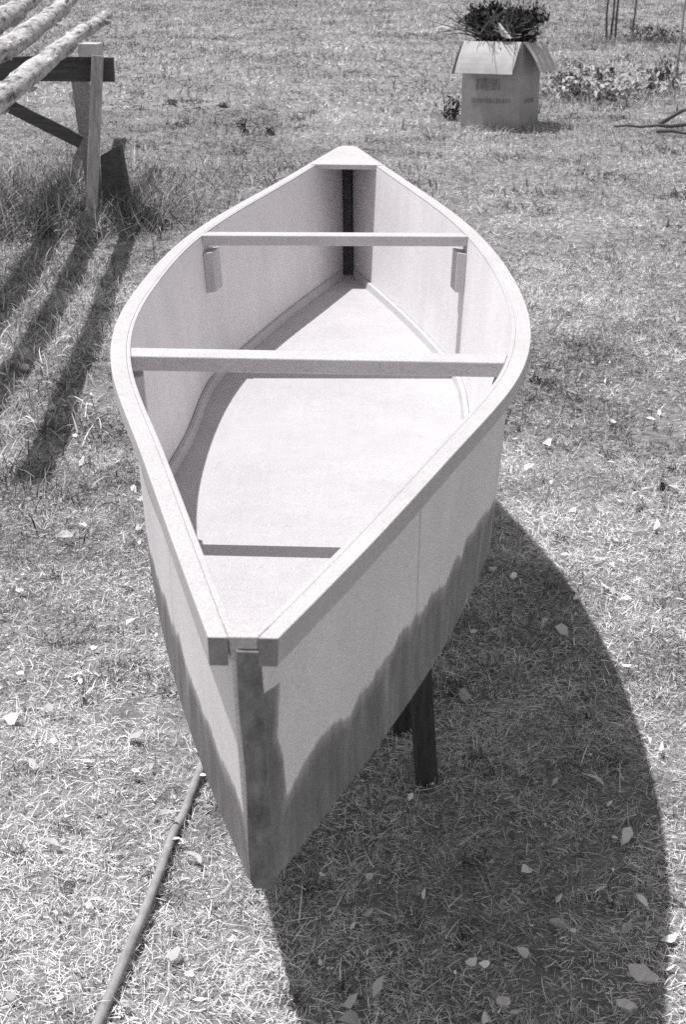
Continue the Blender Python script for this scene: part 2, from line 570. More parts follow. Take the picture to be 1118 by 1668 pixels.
def side_panel(s):
    nt_, nv = 420, 46
    ts = np.concatenate([np.linspace(-1, -.9, 90)[:-1], np.linspace(-.9, 1, nt_ - 89)])
    vs = np.linspace(0, 1, nv)
    bm = bmesh.new()
    coat = bm.verts.layers.float.new('coat')
    sheet = bm.verts.layers.float_vector.new('sheet')
    low = LOWR if s > 0 else LOWL
    lay = []
    for inset in (0.0, .006):
        rows = []
        for t in ts:
            vb = float(np.interp(t, *low))
            row = []
            for v in vs:
                p = side_pt(float(t), float(v), s, inset)
                w = bm.verts.new(p)
                val = v - vb
                if s > 0:
                    edge = float(np.interp(v, *STEMR))
                    val = max(val, (edge - t) * 11.0)
                if inset:
                    val = -2
                w[coat] = val
                w[sheet] = (t * L2, v * .40, 0)
                row.append(w)
            rows.append(row)
        lay.append(rows)
    for rows in lay:
        for a, b in zip(rows, rows[1:]):
            for k in range(nv - 1):
                bm.faces.new((a[k], b[k], b[k + 1], a[k + 1]))
    A, B = lay
    n = len(A)
    for k in range(nv - 1):
        bm.faces.new((A[0][k], A[0][k + 1], B[0][k + 1], B[0][k]))
        bm.faces.new((A[-1][k], A[-1][k + 1], B[-1][k + 1], B[-1][k]))
    for i in range(n - 1):
        bm.faces.new((A[i][0], A[i + 1][0], B[i + 1][0], B[i][0]))
        bm.faces.new((A[i][-1], A[i + 1][-1], B[i + 1][-1], B[i][-1]))
    return obj('side_panel', bm, M_SIDE, canoe)
for s in (-1, 1):
    o = side_panel(s)
    for p in o.data.polygons:
        p.use_smooth = False

# bottom sheet
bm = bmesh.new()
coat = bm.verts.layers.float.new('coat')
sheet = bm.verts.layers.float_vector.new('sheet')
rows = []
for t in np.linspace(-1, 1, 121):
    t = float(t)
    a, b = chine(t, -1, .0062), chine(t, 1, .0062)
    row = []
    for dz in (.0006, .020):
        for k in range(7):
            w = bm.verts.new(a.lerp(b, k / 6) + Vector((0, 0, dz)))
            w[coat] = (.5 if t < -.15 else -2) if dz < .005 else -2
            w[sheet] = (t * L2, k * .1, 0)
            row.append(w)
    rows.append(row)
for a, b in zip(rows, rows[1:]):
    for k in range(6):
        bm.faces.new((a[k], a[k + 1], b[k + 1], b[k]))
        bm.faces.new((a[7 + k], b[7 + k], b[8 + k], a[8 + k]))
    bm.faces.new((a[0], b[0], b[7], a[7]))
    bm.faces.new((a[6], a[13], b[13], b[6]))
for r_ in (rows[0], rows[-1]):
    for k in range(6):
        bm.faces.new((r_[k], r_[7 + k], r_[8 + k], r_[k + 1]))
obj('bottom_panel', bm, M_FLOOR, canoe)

def sweep(name, fn, ts, mat, bevel=.002, parent=None):
    """a strip whose four-cornered section follows the hull; fn(t) gives the corners"""
    bm = bmesh.new()
    rings = [[bm.verts.new(p) for p in fn(float(t))] for t in ts]
    n = len(rings[0])
    for a, b in zip(rings, rings[1:]):
        for k in range(n):
            bm.faces.new((a[k], a[(k + 1) % n], b[(k + 1) % n], b[k]))
    bm.faces.new(rings[0][::-1])
    bm.faces.new(rings[-1])
    return obj(name, bm, mat, parent or canoe, bevel=bevel)

TT = np.linspace(-1, 1, 150)
RAILS = {}
for s in (-1, 1):
    def capped(t, inset, dz=0.0):
        p = rail(t, s, inset, dz)                  # strips stop at the centre line where they meet
        if s * p.x < .0008:
            p.x = s * .0008
        return p
    RAILS[s] = sweep('gunwale', lambda t: [rail(t, s), capped(t, strip(t) - .0010), capped(t, strip(t) - .0010, -.028), rail(t, s, .001, -.028)], TT, M_PAINT, .0012)
    sweep('gunwale_cap', lambda t: [capped(t, strip(t) - .0008, -.0003), capped(t, strip(t) + .0066, -.0003), capped(t, strip(t) + .0066, -.0036), capped(t, strip(t) - .0008, -.0036)],
          np.linspace(-.9845, .99, 140), M_PAINT, .0008, RAILS[s])
    def cl(t):
        v0 = chine(t, s, .0075, .012)
        top = side_pt(t, .905, s, .0075)
        inn = Vector((-s * .017, 0, 0))
        return [v0, v0 + inn, top + inn * .7, top]
    sweep('chine_log', cl, np.linspace(-.955, .955, 120), M_PAINT, .0015)

# small block closing the bow between the rails
bm = bmesh.new()
poly_prism(bm, [rail(t, s_, strip(t) - .0006, .0004) for s_, t in ((-1, -1.0), (-1, -.985), (1, -.985), (1, -1.0))], (0, 0, -.0125))
obj('bow_block', bm, M_PAINT, canoe, bevel=.001)

# stems: the near one shows its dark-coated face with an open joint on the left
def stem(t, mat, off, off2, ww, drop):
    e = -1 if t < 0 else 1
    top = Vector((off, t * L2, rail(t, 1).z - drop))
    bot = Vector((off2, chine(t, 1).y, chine(t, 1).z - .010))
    bm = bmesh.new()
    rings = []
    n = 26
    for k in range(n):
        u = k / (n - 1)
        p = top.lerp(bot, u)
        w = ww + .0012 * math.sin(u * 9) + (.003 * u)
        if u > .97:
            w *= .8
        back = -e * .05
        rings.append([bm.verts.new(p + Vector(q)) for q in ((-w, e * .0035, 0), (w, e * .0045, 0), (w * .7, back, 0), (-w * .7, back, 0))])
    for a, b in zip(rings, rings[1:]):
        for k in range(4):
            bm.faces.new((a[k], a[(k + 1) % 4], b[(k + 1) % 4], b[k]))
    bm.faces.new(rings[0][::-1])
    bm.faces.new(rings[-1])
    return obj('stem', bm, mat, canoe, bevel=.0015)
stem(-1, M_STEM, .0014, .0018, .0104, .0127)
stem(1, M_STEMSHADE, -.0105, .002, .021, .004)

# unpainted ends of the two rails at the bow
for s in (-1, 1):
    bm = bmesh.new()
    a = rail(-1, s)
    b = rail(-1, s, strip(-1) - .0012)
    poly_prism(bm, [a + Vector((0, -.0005, 0)), b + Vector((0, -.0005, 0)), b + Vector((0, -.0005, -.0275)), a + Vector((-s * .001, -.0005, -.0275))], (0, -.0015, 0))
    obj('gunwale_end', bm, M_RAW, RAILS[s])

# thwarts with the blocks that carry them
def thwart(tl, tr, depth, th):
    a, b = rail(tl, -1, .039), rail(tr, 1, .039)
    d = Vector((0, depth / 2, 0))
    z = Vector((0, 0, -.002))
    zb = Vector((0, 0, -.002 - th))
    def at_y(s, t0, dy):
        p = rail(t0, s)
        t = t0 + dy / L2
        q = rail(t, s, strip(t) + .0072)
        return q
    c = [at_y(-1, tl, -depth / 2), at_y(1, tr, -depth / 2), at_y(1, tr, depth / 2), at_y(-1, tl, depth / 2)]
    bm = bmesh.new()
    zz = max(p.z for p in c) - .002
    poly_prism(bm, [Vector((p.x, p.y, zz)) for p in c], (0, 0, -th))
    o = obj('thwart', bm, M_PAINT, canoe, bevel=.0025)
    return o
th_near = thwart(-.35263, -.35805, .064, .028)
th_far = thwart(.29699, .31395, .062, .028)

def wall_patch(name, t0, t1, v0, v1, s, thick, parent=canoe, bev=.002):
    """a piece of timber lying flat on the inside of a side panel"""
    bm = bmesh.new()
    ins, out = [], []
    n = 8
    for k in range(n + 1):
        v = v0 + (v1 - v0) * k / n
        for t, L in ((t0, ins), (t1, out)):
            p = side_pt(t, v, s, .0063)
            L.append((p, p + Vector((-s * thick, 0, thick * .15))))
    va = [[bm.verts.new(q) for q in pr] for pr in ins]
    vb = [[bm.verts.new(q) for q in pr] for pr in out]
    for k in range(n):
        a, b, c, d_ = va[k], va[k + 1], vb[k + 1], vb[k]
        bm.faces.new((a[0], b[0], c[0], d_[0]))
        bm.faces.new((a[1], d_[1], c[1], b[1]))
        bm.faces.new((a[0], a[1], b[1], b[0]))
        bm.faces.new((d_[0], c[0], c[1], d_[1]))
    bm.faces.new((va[0][0], vb[0][0], vb[0][1], va[0][1]))
    bm.faces.new((va[-1][0], va[-1][1], vb[-1][1], vb[-1][0]))
    return obj(name, bm, M_PAINT, parent, bevel=bev)
for s, tn, tf in ((-1, -.35263, .29699), (1, -.35805, .31395)):
    b1 = wall_patch('thwart_block', tf - .016, tf + .022, .105, .37, s, .026, th_far)
    b2 = wall_patch('thwart_block', tn - .014, tn + .024, .10, .62, s, .020, th_near)

# deck plate over the far end
bm = bmesh.new()
top = []
for t in (.83, .87, .91, .95, .98, 1.0):
    top.append(t)
pl = [rail(t, -1, .012, .003) for t in top]
pr = [rail(t, 1, .010, .003) for t in reversed(top)]
pts = pl + pr
zs = [Vector((p.x, p.y, p.z)) for p in pts]
poly_prism(bm, zs, (0, 0, -.017))
obj('deck_plate', bm, M_PAINT, canoe, bevel=.002)

# ------------------------------------------------------------------ sawhorses under the hull
def sawhorse(x, y, yaw, top, label):
    t = thing('sawhorse', label, 'sawhorse', (x, y, 0), (0, 0, yaw), 'sawhorses under the canoe')
    bm = bmesh.new()
    add_box(bm, (0, 0, top - .045), (.46, .05, .09))
    obj('crossbeam', bm, M_DARKWOOD, t, bevel=.003)
    for sx in (-1, 1):
        for sy in (-1, 1):
            bm = bmesh.new()
            add_beam(bm, (sx * .19, sy * .045, top - .02), (sx * .225, sy * .125, -.01), .045, .04)
            obj('leg', bm, M_DARKWOOD, t, bevel=.002)
    return t
sawhorse(-.05, 2.885, .20, HG - .40057 + .14181 * .10 ** 2.2 - .003, 'dark timber sawhorse under the nearer half of the canoe, legs in its shadow')
sawhorse(-.01, 4.25, -.02, HG - .40057 + .04489 * .38 ** 2.2 - .003, 'dark timber sawhorse under the farther half of the canoe')

# ------------------------------------------------------------------ hose
bm = bmesh.new()
path = [(-.27, 3.25), (-.30, 3.0), (-.315, 2.85), (-.328, 2.74), (-.338, 2.64), (-.350, 2.58), (-.357, 2.47), (-.362, 2.40), (-.370, 2.30), (-.380, 2.22), (-.394, 2.11), (-.408, 2.01), (-.43, 1.86), (-.46, 1.66), (-.50, 1.4)]
pts = []
for i in range(len(path) - 1):
    a = path[max(i - 1, 0)]; b = path[i]; c = path[i + 1]; e = path[min(i + 2, len(path) - 1)]
    for k in range(6):
        u = k / 6
        f = lambda p0, p1, p2, p3: .5 * (2 * p1 + (p2 - p0) * u + (2 * p0 - 5 * p1 + 4 * p2 - p3) * u * u + (3 * p1 - p0 - 3 * p2 + p3) * u ** 3)
        yy = f(a[1], b[1], c[1], e[1])
        pts.append((f(a[0], b[0], c[0], e[0]), yy, .022 + .006 * math.sin(yy * 9)))
add_tube(bm, pts, [.0102 - .0006 * (p_[1] - 1.4) for p_ in pts], 12, True, .12)
tag(obj('hose', bm, M_HOSE, smooth=True), 'thin grey hose lying across the dry grass left of the bow', 'hose')

# ------------------------------------------------------------------ trestle with peeled logs
tr = thing('trestle', 'grey timber trestle carrying pale logs, standing in rough grass', 'trestle', (-2.4, 9.9, gz(9.9)))
T0 = Vector(tr.location)
def loc_beam(bm, p, q, w, h):
    add_beam(bm, Vector(p) - T0, Vector(q) - T0, w, h)
bm = bmesh.new()
loc_beam(bm, (-3.5, 9.86, 1.20), (-1.545, 9.86, 1.20), .045, .155)
obj('crossbeam', bm, M_GREYBEAM, tr, bevel=.004)
bm = bmesh.new()
add_box(bm, Vector((-1.70, 9.90, 1.322)) - T0, (.13, .22, .085))
obj('cap_block', bm, M_PALEWOOD, tr, bevel=.004)
for name, p, q, w, h in (('leg', (-1.64, 9.805, 1.29), (-1.735, 9.72, .12), .072, .062),
                         ('leg', (-1.79, 9.93, 1.19), (-1.86, 10.75, .18), .12, .045),
                         ('leg', (-3.40, 9.805, 1.29), (-3.32, 9.72, .12), .05, .062),
                         ('leg', (-3.30, 9.93, 1.19), (-3.24, 10.75, .18), .12, .045)):
    bm = bmesh.new()
    loc_beam(bm, p, q, w, h)
    obj(name, bm, M_GREYWOOD, tr, bevel=.004)
bm = bmesh.new()
loc_beam(bm, (-2.62, 9.90, 1.13), (-1.80, 9.915, .725), .03, .085)
obj('brace', bm, M_GREYBEAM, tr, bevel=.003)

bd = thing('board', 'short dark board leaning upright at the foot of the log trestle', 'board', (-1.59, 10.15, gz(10.15)))
bm = bmesh.new()
B0 = Vector(bd.location)
poly_prism(bm, [Vector(p) - B0 for p in ((-1.70, 10.06, .15), (-1.50, 10.10, .15), (-1.575, 10.10, .69), (-1.70, 10.06, .62))], (.02, .05, 0))
obj('plank', bm, M_GREYBEAM, bd, bevel=.003)

def log(label, ctrl, r0, r1, seed):
    rr = random.Random(seed)
    n = 150
    ys = np.linspace(ctrl[0][1], ctrl[-1][1], n)
    cy = [c[1] for c in ctrl]
    fx, fz = np.polyfit(cy, [c[0] for c in ctrl], 2), np.polyfit(cy, [c[2] for c in ctrl], 1)
    P = [Vector((float(np.polyval(fx, y)), float(y), float(np.polyval(fz, y)))) for y in ys]
    P = [p + Vector((.02 * mnoise.noise(Vector((k * .05, seed, 0))), 0, .016 * mnoise.noise(Vector((k * .05, seed, 5))))) for k, p in enumerate(P)]
    rad = [r0 + (r1 - r0) * k / (n - 1) + .005 * mnoise.noise(Vector((k * .06, seed * 7, 1))) for k in range(n)]
    t = thing('log', label, 'log', P[n // 2], group='pale logs laid over the trestle')
    c = Vector(t.location)
    bm = bmesh.new()
    add_tube(bm, [p - c for p in P], rad, 18, True, .16, seed)
    for q in range(45):                       # torn flakes of bark, rooted in the trunk
        k = rr.randrange(2, n - 1)
        a = rr.uniform(0, 6.283)
        d = Vector((math.cos(a), 0, math.sin(a)))
        s_ = Vector((-d.z, 0, d.x))
        p = P[k] - c + d * (rad[k] * .93) + Vector((0, rr.uniform(-.08, .08), 0))
        l, w = rr.uniform(.015, .06), rr.uniform(.006, .02)
        y = Vector((0, 1, 0))
        vs = [bm.verts.new(x) for x in (p - s_ * w - y * l, p + s_ * w - y * l * .6, p + s_ * w * 1.2 + y * l + d * rr.uniform(.004, .02), p - s_ * w * .7 + y * l * .8 + d * rr.uniform(.004, .03))]
        bm.faces.new(vs)
    obj('trunk', bm, M_LOG, t, smooth=True)
    # knots: stubs of cut branches
    for q in range(3):
        k = rr.randrange(60, n - 8)
        a = rr.uniform(-.4, math.pi)
        d = Vector((math.cos(a), rr.uniform(-.2, .5), math.sin(a))).normalized()
        bm = bmesh.new()
        add_tube(bm, [P[k] - c, P[k] - c + d * (rad[k] + rr.uniform(.015, .05))], [.026, .015], 7)
        obj('branch_stub', bm, M_LOG, t, smooth=True)
    return t
log('pale peeled log on the trestle, rightmost, its tip poking past the beam', ((-1.48, 4.95, 1.098), (-1.62, 7.0, 1.208), (-1.848, 9.85, 1.365), (-1.975, 12.4, 1.505)), .066, .048, 1)
log('pale peeled log second from the right on the trestle, thick with torn bark', ((-1.86, 4.95, 1.153), (-2.01, 8.5, 1.346), (-2.11, 9.85, 1.42), (-2.57, 14.1, 1.65)), .074, .060, 2)
log('pale peeled log farthest left on the trestle, mostly out of the picture', ((-2.2, 5.1, 1.19), (-2.386, 9.85, 1.45), (-3.04, 15.0, 1.733)), .095, .070, 3)

# ------------------------------------------------------------------ cardboard box of cuttings
BX = Vector((1.726, 14.70, gz(14.70)))
byaw = R(-25)
box = thing('cardboard_box', 'tall cardboard box with its flaps folded outwards, full of dark cuttings', 'box', BX, (0, 0, byaw))
W, D, H = .62, .62, .85
th = .008
bm = bmesh.new()
add_box(bm, (-W / 2, th / 2, H / 2), (W, th, H))
front = obj('front_panel', bm, M_CARD, box)
bm = bmesh.new()
add_box(bm, (-W / 2, D - th / 2, H / 2), (W, th, H))
obj('back_panel', bm, M_CARD, box)
for x in (-W + th / 2, -th / 2):
    bm = bmesh.new()
    add_box(bm, (x, D / 2, H / 2), (th, D - 2 * th - .002, H))
    side = obj('side_panel', bm, M_CARD, box)
bm = bmesh.new()
add_box(bm, (-W / 2, D / 2, .012), (W - .02, D - .02, .01))
obj('base_panel', bm, M_CARD, box)
def flap(h0, h1, out, length, drop, skew=0):
    a, b = Vector(h0), Vector(h1)
    o = Vector(out)
    e = (b - a).normalized()
    tip = o * (length * math.cos(drop)) + Vector((0, 0, -length * math.sin(drop)))
    sag = o * .018
    bm = bmesh.new()
    n = 6
    rows = []
    for k in range(n + 1):
        u = k / n
        bow = sag * math.sin(u * math.pi)
        rows.append([bm.verts.new(a.lerp(b, w) + e * (skew * u) + tip * u + bow * (1 + .4 * math.sin(w * 5))) for w in np.linspace(.0, 1, 8)])
    for p, q in zip(rows, rows[1:]):
        for k in range(7):
            bm.faces.new((p[k], p[k + 1], q[k + 1], q[k]))
    f = obj('flap', bm, M_FLAP, box)
    m = f.modifiers.new('thick', 'SOLIDIFY')
    m.thickness = .007
    m.offset = 0
flap((-W + .01, -.006, H), (-.01, -.006, H), (0, -1, 0), .34, R(62), -.03)
flap((.006, .01, H), (.006, D - .02, H), (1, 0, 0), .33, R(58), .04)
flap((-W - .006, D - .01, H), (-W - .006, .01, H), (-1, 0, 0), .34, R(70))
flap((-.01, D + .006, H), (-W + .01, D + .006, H), (0, 1, 0), .33, R(60))
# faded printing: a block of upright strokes over a line of small characters
bm = bmesh.new()
x = -.46
while x < -.20:
    w = random.uniform(.008, .026)
    add_box(bm, (x, -.0015, .445 + random.uniform(-.004, .004)), (w, .002, random.uniform(.10, .125)))
    x += w + random.uniform(.005, .012)
obj('printed_block', bm, M_INK, front)
bm = bmesh.new()
x = -.50
while x < -.10:
    w = random.uniform(.012, .03)
    add_box(bm, (x, -.0015, .285), (w, .002, random.uniform(.036, .05)))
    x += w + random.uniform(.003, .016)
obj('printed_line', bm, M_INK, front)
bm = bmesh.new()
for k in range(9):
    add_box(bm, (.0015, .16 + k * .034, .285), (.002, random.uniform(.014, .028), .045))
obj('printed_line', bm, M_INK, side)

def leaf_quads(bm, c, spread, n, size, rr, flat=1.0):
    for _ in range(n):
        p = Vector((rr.gauss(0, 1) * spread[0], rr.gauss(0, 1) * spread[1], rr.gauss(0, 1) * spread[2])) + Vector(c)
        l = size * rr.uniform(.5, 1.4)
        e = Euler((rr.uniform(-1.4, 1.4) * flat, rr.uniform(-1.4, 1.4) * flat, rr.uniform(0, 6.28)))
        w = l * rr.uniform(.25, .5)
        vs = [bm.verts.new(p + e.to_matrix() @ Vector(q)) for q in ((-l, 0, 0), (-.2 * l, w, .15 * l), (l, 0, 0), (-.2 * l, -w, .1 * l))]
        bm.faces.new(vs)

cut = thing('garden_cuttings', 'heap of dark brush and twigs stuffed into the cardboard box', 'cuttings', BX, (0, 0, byaw))
rr = random.Random(3)
bm = bmesh.new()
for _ in range(40):
    u = rr.random()
    c = (rr.uniform(-W + .04, .02), rr.uniform(.06, D - .05), H + .02 + .40 * u * (1 - .35 * rr.random()))
    r_ = rr.uniform(.018, .05)
    leaf_quads(bm, c, (r_ * 1.3, r_, r_ * .8), int(14 + 1500 * r_), rr.uniform(.022, .042), rr)
for _ in range(9):                             # a flat thatch over the mouth of the box
    leaf_quads(bm, (rr.uniform(-W + .06, -.03), rr.uniform(.04, .35), H + rr.uniform(.0, .07)), (.05, .05, .025), 60, .034, rr)
obj('foliage', bm, M_LEAFDARK, cut)
bm = bmesh.new()
for k in range(230):
    a = Vector((rr.uniform(-W + .08, -.08), rr.uniform(.06, D - .1), H + rr.uniform(-.05, .15)))
    d = Vector((rr.gauss(0, .5), rr.gauss(-.2, .5), rr.uniform(.1, .7))).normalized()
    l = rr.uniform(.12, .36)
    add_tube(bm, [a, a + d * l * .5 + Vector((rr.gauss(0, .02), 0, .01)), a + d * l], [.007, .005, .003], 5)
# long twigs trailing out to the left
for k in range(9):
    a = Vector((-W + .12, .2 + .03 * k, H + .03 + .01 * k))
    b = a + Vector((rr.uniform(-.30, -.12), rr.uniform(-.1, .1), rr.uniform(.03, .16)))
    c = b + Vector((rr.uniform(-.34, -.10), rr.uniform(-.1, .1), rr.uniform(-.04, .18)))
    add_tube(bm, [a, b, c], [.009, .006, .003], 5)
obj('twig', bm, M_BARK, cut)
bm = bmesh.new()
for k in range(13):
    a = Vector((rr.uniform(-W + .12, -.10), rr.uniform(.0, .12), H + rr.uniform(.02, .12)))
    d = Vector((rr.gauss(0, .8), rr.gauss(-.1, .2), rr.gauss(.1, .4))).normalized()
    l = rr.uniform(.06, .2)
    add_tube(bm, [a, a + d * l], [.005, .003], 5)
obj('dry_stalk', bm, M_PALEBARK, cut)
bm = bmesh.new()
poly_prism(bm, [(-.26, -.02, H + .17), (-.12, -.03, H + .03), (-.17, -.03, H + .04), (-.21, -.03, H + .05)], (.01, .02, .01))
obj('wood_scrap', bm, M_CHIP, cut)

# ------------------------------------------------------------------ saplings, weeds, sticks
def sapling(name, label, x, y, stems, h, r, mat, leafmat, group=None, lean=(0, 0), seed=1, nleaf=260):
    t = thing(name, label, 'sapling', (x, y, gz(y)), group=group)
    rr = random.Random(seed)
    tips = []
    for k in range(stems):
        ox, oy = rr.uniform(-.09, .09) * (stems > 1), rr.uniform(-.07, .07) * (stems > 1)
        pts, rad = [], []
        for i in range(9):
            u = i / 8
            pts.append((ox + lean[0] * u * h + rr.gauss(0, .012) + ox * u * 1.3, oy + lean[1] * u * h + rr.gauss(0, .012), -.03 + u * h * rr.uniform(.97, 1.0)))
            rad.append(r * (1 - .75 * u))
        bm = bmesh.new()
        add_tube(bm, pts, rad, 7)
        obj('trunk', bm, mat, t, smooth=True)
        for i in range(4, 9):
            for q in range(2):
                bm = bmesh.new()
                p = Vector(pts[i])
                d = Vector((rr.gauss(0, 1), rr.gauss(0, 1), rr.uniform(.3, 1))).normalized()
                l = rr.uniform(.2, .55)
                e = p + d * l
                add_tube(bm, [p, p.lerp(e, .5) + Vector((0, 0, .02)), e], [rad[i] * .6, rad[i] * .4, .003], 5)
                tips.append(e)
                obj('branch', bm, mat, t)
    bm = bmesh.new()
    for e in tips:
        leaf_quads(bm, e, (.12, .12, .10), max(6, nleaf // len(tips)), .045, rr, .6)
    obj('crown', bm, leafmat, t)
    return t
sapling('sapling', 'clump of thin dark sapling stems standing beyond the box', 4.62, 26.4, 3, 3.6, .022, M_BARK, M_LEAFDARK, seed=4, nleaf=700)
sapling('sapling', 'single thin leaning sapling to the right of the stem clump', 5.25, 27.6, 1, 3.0, .020, M_BARK, M_LEAFDARK, lean=(.07, 0), seed=6, nleaf=300)
sapling('sapling', 'pale slender dry stem at the right edge beyond the brush', 4.10, 18.4, 1, 2.6, .022, M_PALEBARK, M_LEAFPALE, lean=(.03, .02), seed=9, nleaf=60)

def weed(name, label, x, y, w, h, n, mats, seed, size=.03, group=None, cat='weed'):
    t = thing(name, label, cat, (x, y, gz(y)), group=group)
    rr = random.Random(seed)
    tops = []
    bm = bmesh.new()
    big = n > 100
    for k in range(max(5, n // 40)):
        a = Vector((rr.uniform(-w, w) * .4, rr.uniform(-w, w) * .4, -.01))
        b = a + Vector((rr.uniform(-w, w) * .6, rr.uniform(-w, w) * .4, h * rr.uniform(.5, 1)))
        sm = bmesh.new() if big else bm
        add_tube(sm, [a, a.lerp(b, .5) + Vector((rr.gauss(0, .015), 0, .02)), b], [.006, .004, .002], 5)
        if big:
            obj('stem', sm, mats[1], t)
        tops.append((a, b))
    for k in range(n):
        a, b = rr.choice(tops)
        p = a.lerp(b, rr.uniform(.1, 1))
        leaf_quads(bm, p, (w * .16, w * .16, h * .08), 1, size, rr)
    obj('foliage', bm, mats[0], t)
    return t
weed('weed', 'dark leafy weed standing left of the cardboard box', 1.10, 15.5, .16, .34, 130, (M_LEAFDARK, M_BARK), 21)
weed('weed', 'straggly weed just right of the cardboard box', 2.62, 17.6, .30, .45, 260, (M_LEAFMID, M_BARK), 22)
weed('weed', 'dark bushy weed standing in the pale heap of leaves', 3.10, 18.0, .16, .36, 240, (M_LEAFDARK, M_BARK), 23)
weed('weed', 'broad low weed between the leaf heap and the pale stem', 3.72, 18.2, .42, .45, 420, (M_LEAFMID, M_BARK), 24)
weed('weed', 'low straggling weed added as crown shade under the sapling stems', 5.25, 25.9, .8, .30, 260, (M_LEAFMID, M_BARK), 25, .045)  # mid-toned foliage put in for the crown's shadow on the ground
for k, (x, y, w_, lab) in enumerate(((-.97, 14.4, .14, 'small dark weed tuft in the open grass beyond the far tip of the canoe'),
                                     (-1.98, 16.6, .08, 'tiny weed tuft in the far grass right of the trestle beam'),
                                     (-1.35, 16.4, .07, 'tiny weed tuft in the far grass, middle one of a loose row'),
                                     (-.72, 14.3, .10, 'low weed tuft just right of the dark tuft beyond the canoe'),
                                     (.885, 6.3, .045, 'small dark weed beside the right rail of the canoe'),
                                     (1.16, 4.86, .04, 'small dark weed in the grass at the right edge'))):
    weed('weed', lab, x, y, w_, w_ * 1.0, 90, (M_LEAFMID if k in (1, 2) else M_LEAFDARK, M_BARK), 40 + k, .016 if y > 10 else .008, group='weed tufts in the grass')

heap = thing('leaf_heap', 'low pale heap of dry raked leaves right of the box', 'leaf heap', (3.05, 17.6, gz(17.6)))
bm = bmesh.new()
rr = random.Random(8)
for k in range(70):
    c = (rr.gauss(0, .32), rr.gauss(0, .45), abs(rr.gauss(0, .15)) + .03)
    leaf_quads(bm, c, (.07, .08, .04), 12, .055, rr, .55)
obj('leaves', bm, M_LEAFPALE, heap)
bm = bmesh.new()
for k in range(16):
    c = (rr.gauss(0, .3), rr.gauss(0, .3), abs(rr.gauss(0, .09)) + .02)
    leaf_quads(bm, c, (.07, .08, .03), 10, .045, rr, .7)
obj('shaded_leaves', bm, M_LEAFMID, heap)  # shade within the heap given as a darker leaf colour

def stick(label, pts, r, group='fallen branches at the right edge'):
    pts = [(x, y, gz(y) + z) for x, y, z in pts]
    bm = bmesh.new()
    n = len(pts)
    add_tube(bm, pts, [r * (1 - .55 * k / (n - 1)) for k in range(n)], 7, True, .2)
    return tag(obj('fallen_branch', bm, M_GREYBEAM, smooth=True), label, 'branch', group)
stick('long straight fallen branch lying level at the right edge', ((3.75, 15.02, .03), (3.5, 14.93, .06), (3.3, 14.92, .035), (3.15, 14.86, .05), (2.98, 14.9, .03), (2.85, 14.88, .045), (2.72, 14.92, .03)), .022)
stick('arched fallen branch rising off the grass at the right edge, above the straight one', ((3.22, 15.1, .03), (3.45, 15.2, .15), (3.7, 15.3, .20), (4.1, 15.4, .17)), .022)
stick('crooked fallen branch nearest the viewer at the right edge', ((3.10, 14.6, .03), (3.2, 14.42, .06), (3.32, 14.36, .045), (3.45, 14.18, .06), (3.6, 14.12, .04), (3.9, 14.0, .03)), .022)

def lump(name, label, cat, loc, s, mat, seed):
    bm = bmesh.new()
    bmesh.ops.create_icosphere(bm, subdivisions=3, radius=1)
    for v in bm.verts:
        k = 1 + .35 * mnoise.noise(v.co * 1.6 + Vector((seed, 0, 0))) + .12 * mnoise.noise(v.co * 4 + Vector((0, seed, 0)))
        v.co = Vector((v.co.x * s[0], v.co.y * s[1], v.co.z * s[2])) * k
    return tag(obj(name, bm, mat, smooth=True, loc=loc), label, cat)
lump('stone', 'pale flat stone in the far grass left of the box', 'stone', (1.78, 27.8, gz(27.8) + .03), (.16, .1, .08), M_STONE, 3)
lump('stone', 'small white pebble in the log shadows at the left edge', 'stone', (-1.475, 6.39, gz(6.39) + .025), (.018, .016, .018), M_STONE, 5)
lump('stone', 'second white pebble, nearer and right in the log shadows', 'stone', (-1.23, 5.78, gz(5.78) + .02), (.017, .014, .014), M_STONE, 6)

# ------------------------------------------------------------------ larger scraps lying on the turf
def leaf(name, label, x, y, l, w, az, curl, tilt, mat, cat, z=.022, group=None):
    l, w = l * .85, w * .8
    curl *= 1.5
    bm = bmesh.new()
    n = 12
    rows = []
    r_ = random.Random(label)
    pk = r_.uniform(-.35, .35)
    bend_ = r_.uniform(-.25, .25)
    for i in range(n + 1):
        u = i / n * 2 - 1
        uu = (u - pk) / (1 + pk) if u < pk else (u - pk) / (1 - pk)
        half = w / 2 * max(.08, (1 - abs(uu) ** r_.uniform(1.3, 2.6))) * r_.uniform(.75, 1.2)
        cy = curl * (u * u) * l * .5
        row = []
        for k in (-1, -.5, 0, .5, 1):
            row.append(bm.verts.new((u * l / 2, k * half + (curl * .25 + bend_) * l * (1 - u * u) + r_.gauss(0, .04) * w, cy * .5 + abs(k) * half * .5)))
        rows.append(row)
    for a, b in zip(rows, rows[1:]):
        for k in range(4):
            bm.faces.new((a[k], a[k + 1], b[k + 1], b[k]))
    o = obj(name, bm, mat, smooth=True, loc=(x, y, gz(y) + z), rot=(tilt, .1, az))
    m = o.modifiers.new('thick', 'SOLIDIFY')
    m.thickness = .0012
    return tag(o, label, cat, group)
leaf('dry_leaf', 'broad pale dry leaf lying beside the sawhorse foot in the shadow', .120, 2.69, .062, .018, .5, .2, .2, M_CURL, 'leaf')
leaf('dry_leaf', 'narrow pale dry leaf left of the sawhorse foot, under the hull', .055, 2.655, .055, .012, -.6, .1, -.2, M_CURL, 'leaf')
leaf('dry_leaf', 'thin curved pale stalk standing out in the canoe shadow', .262, 2.50, .105, .006, .95, .5, .3, M_CURL, 'leaf', .045)
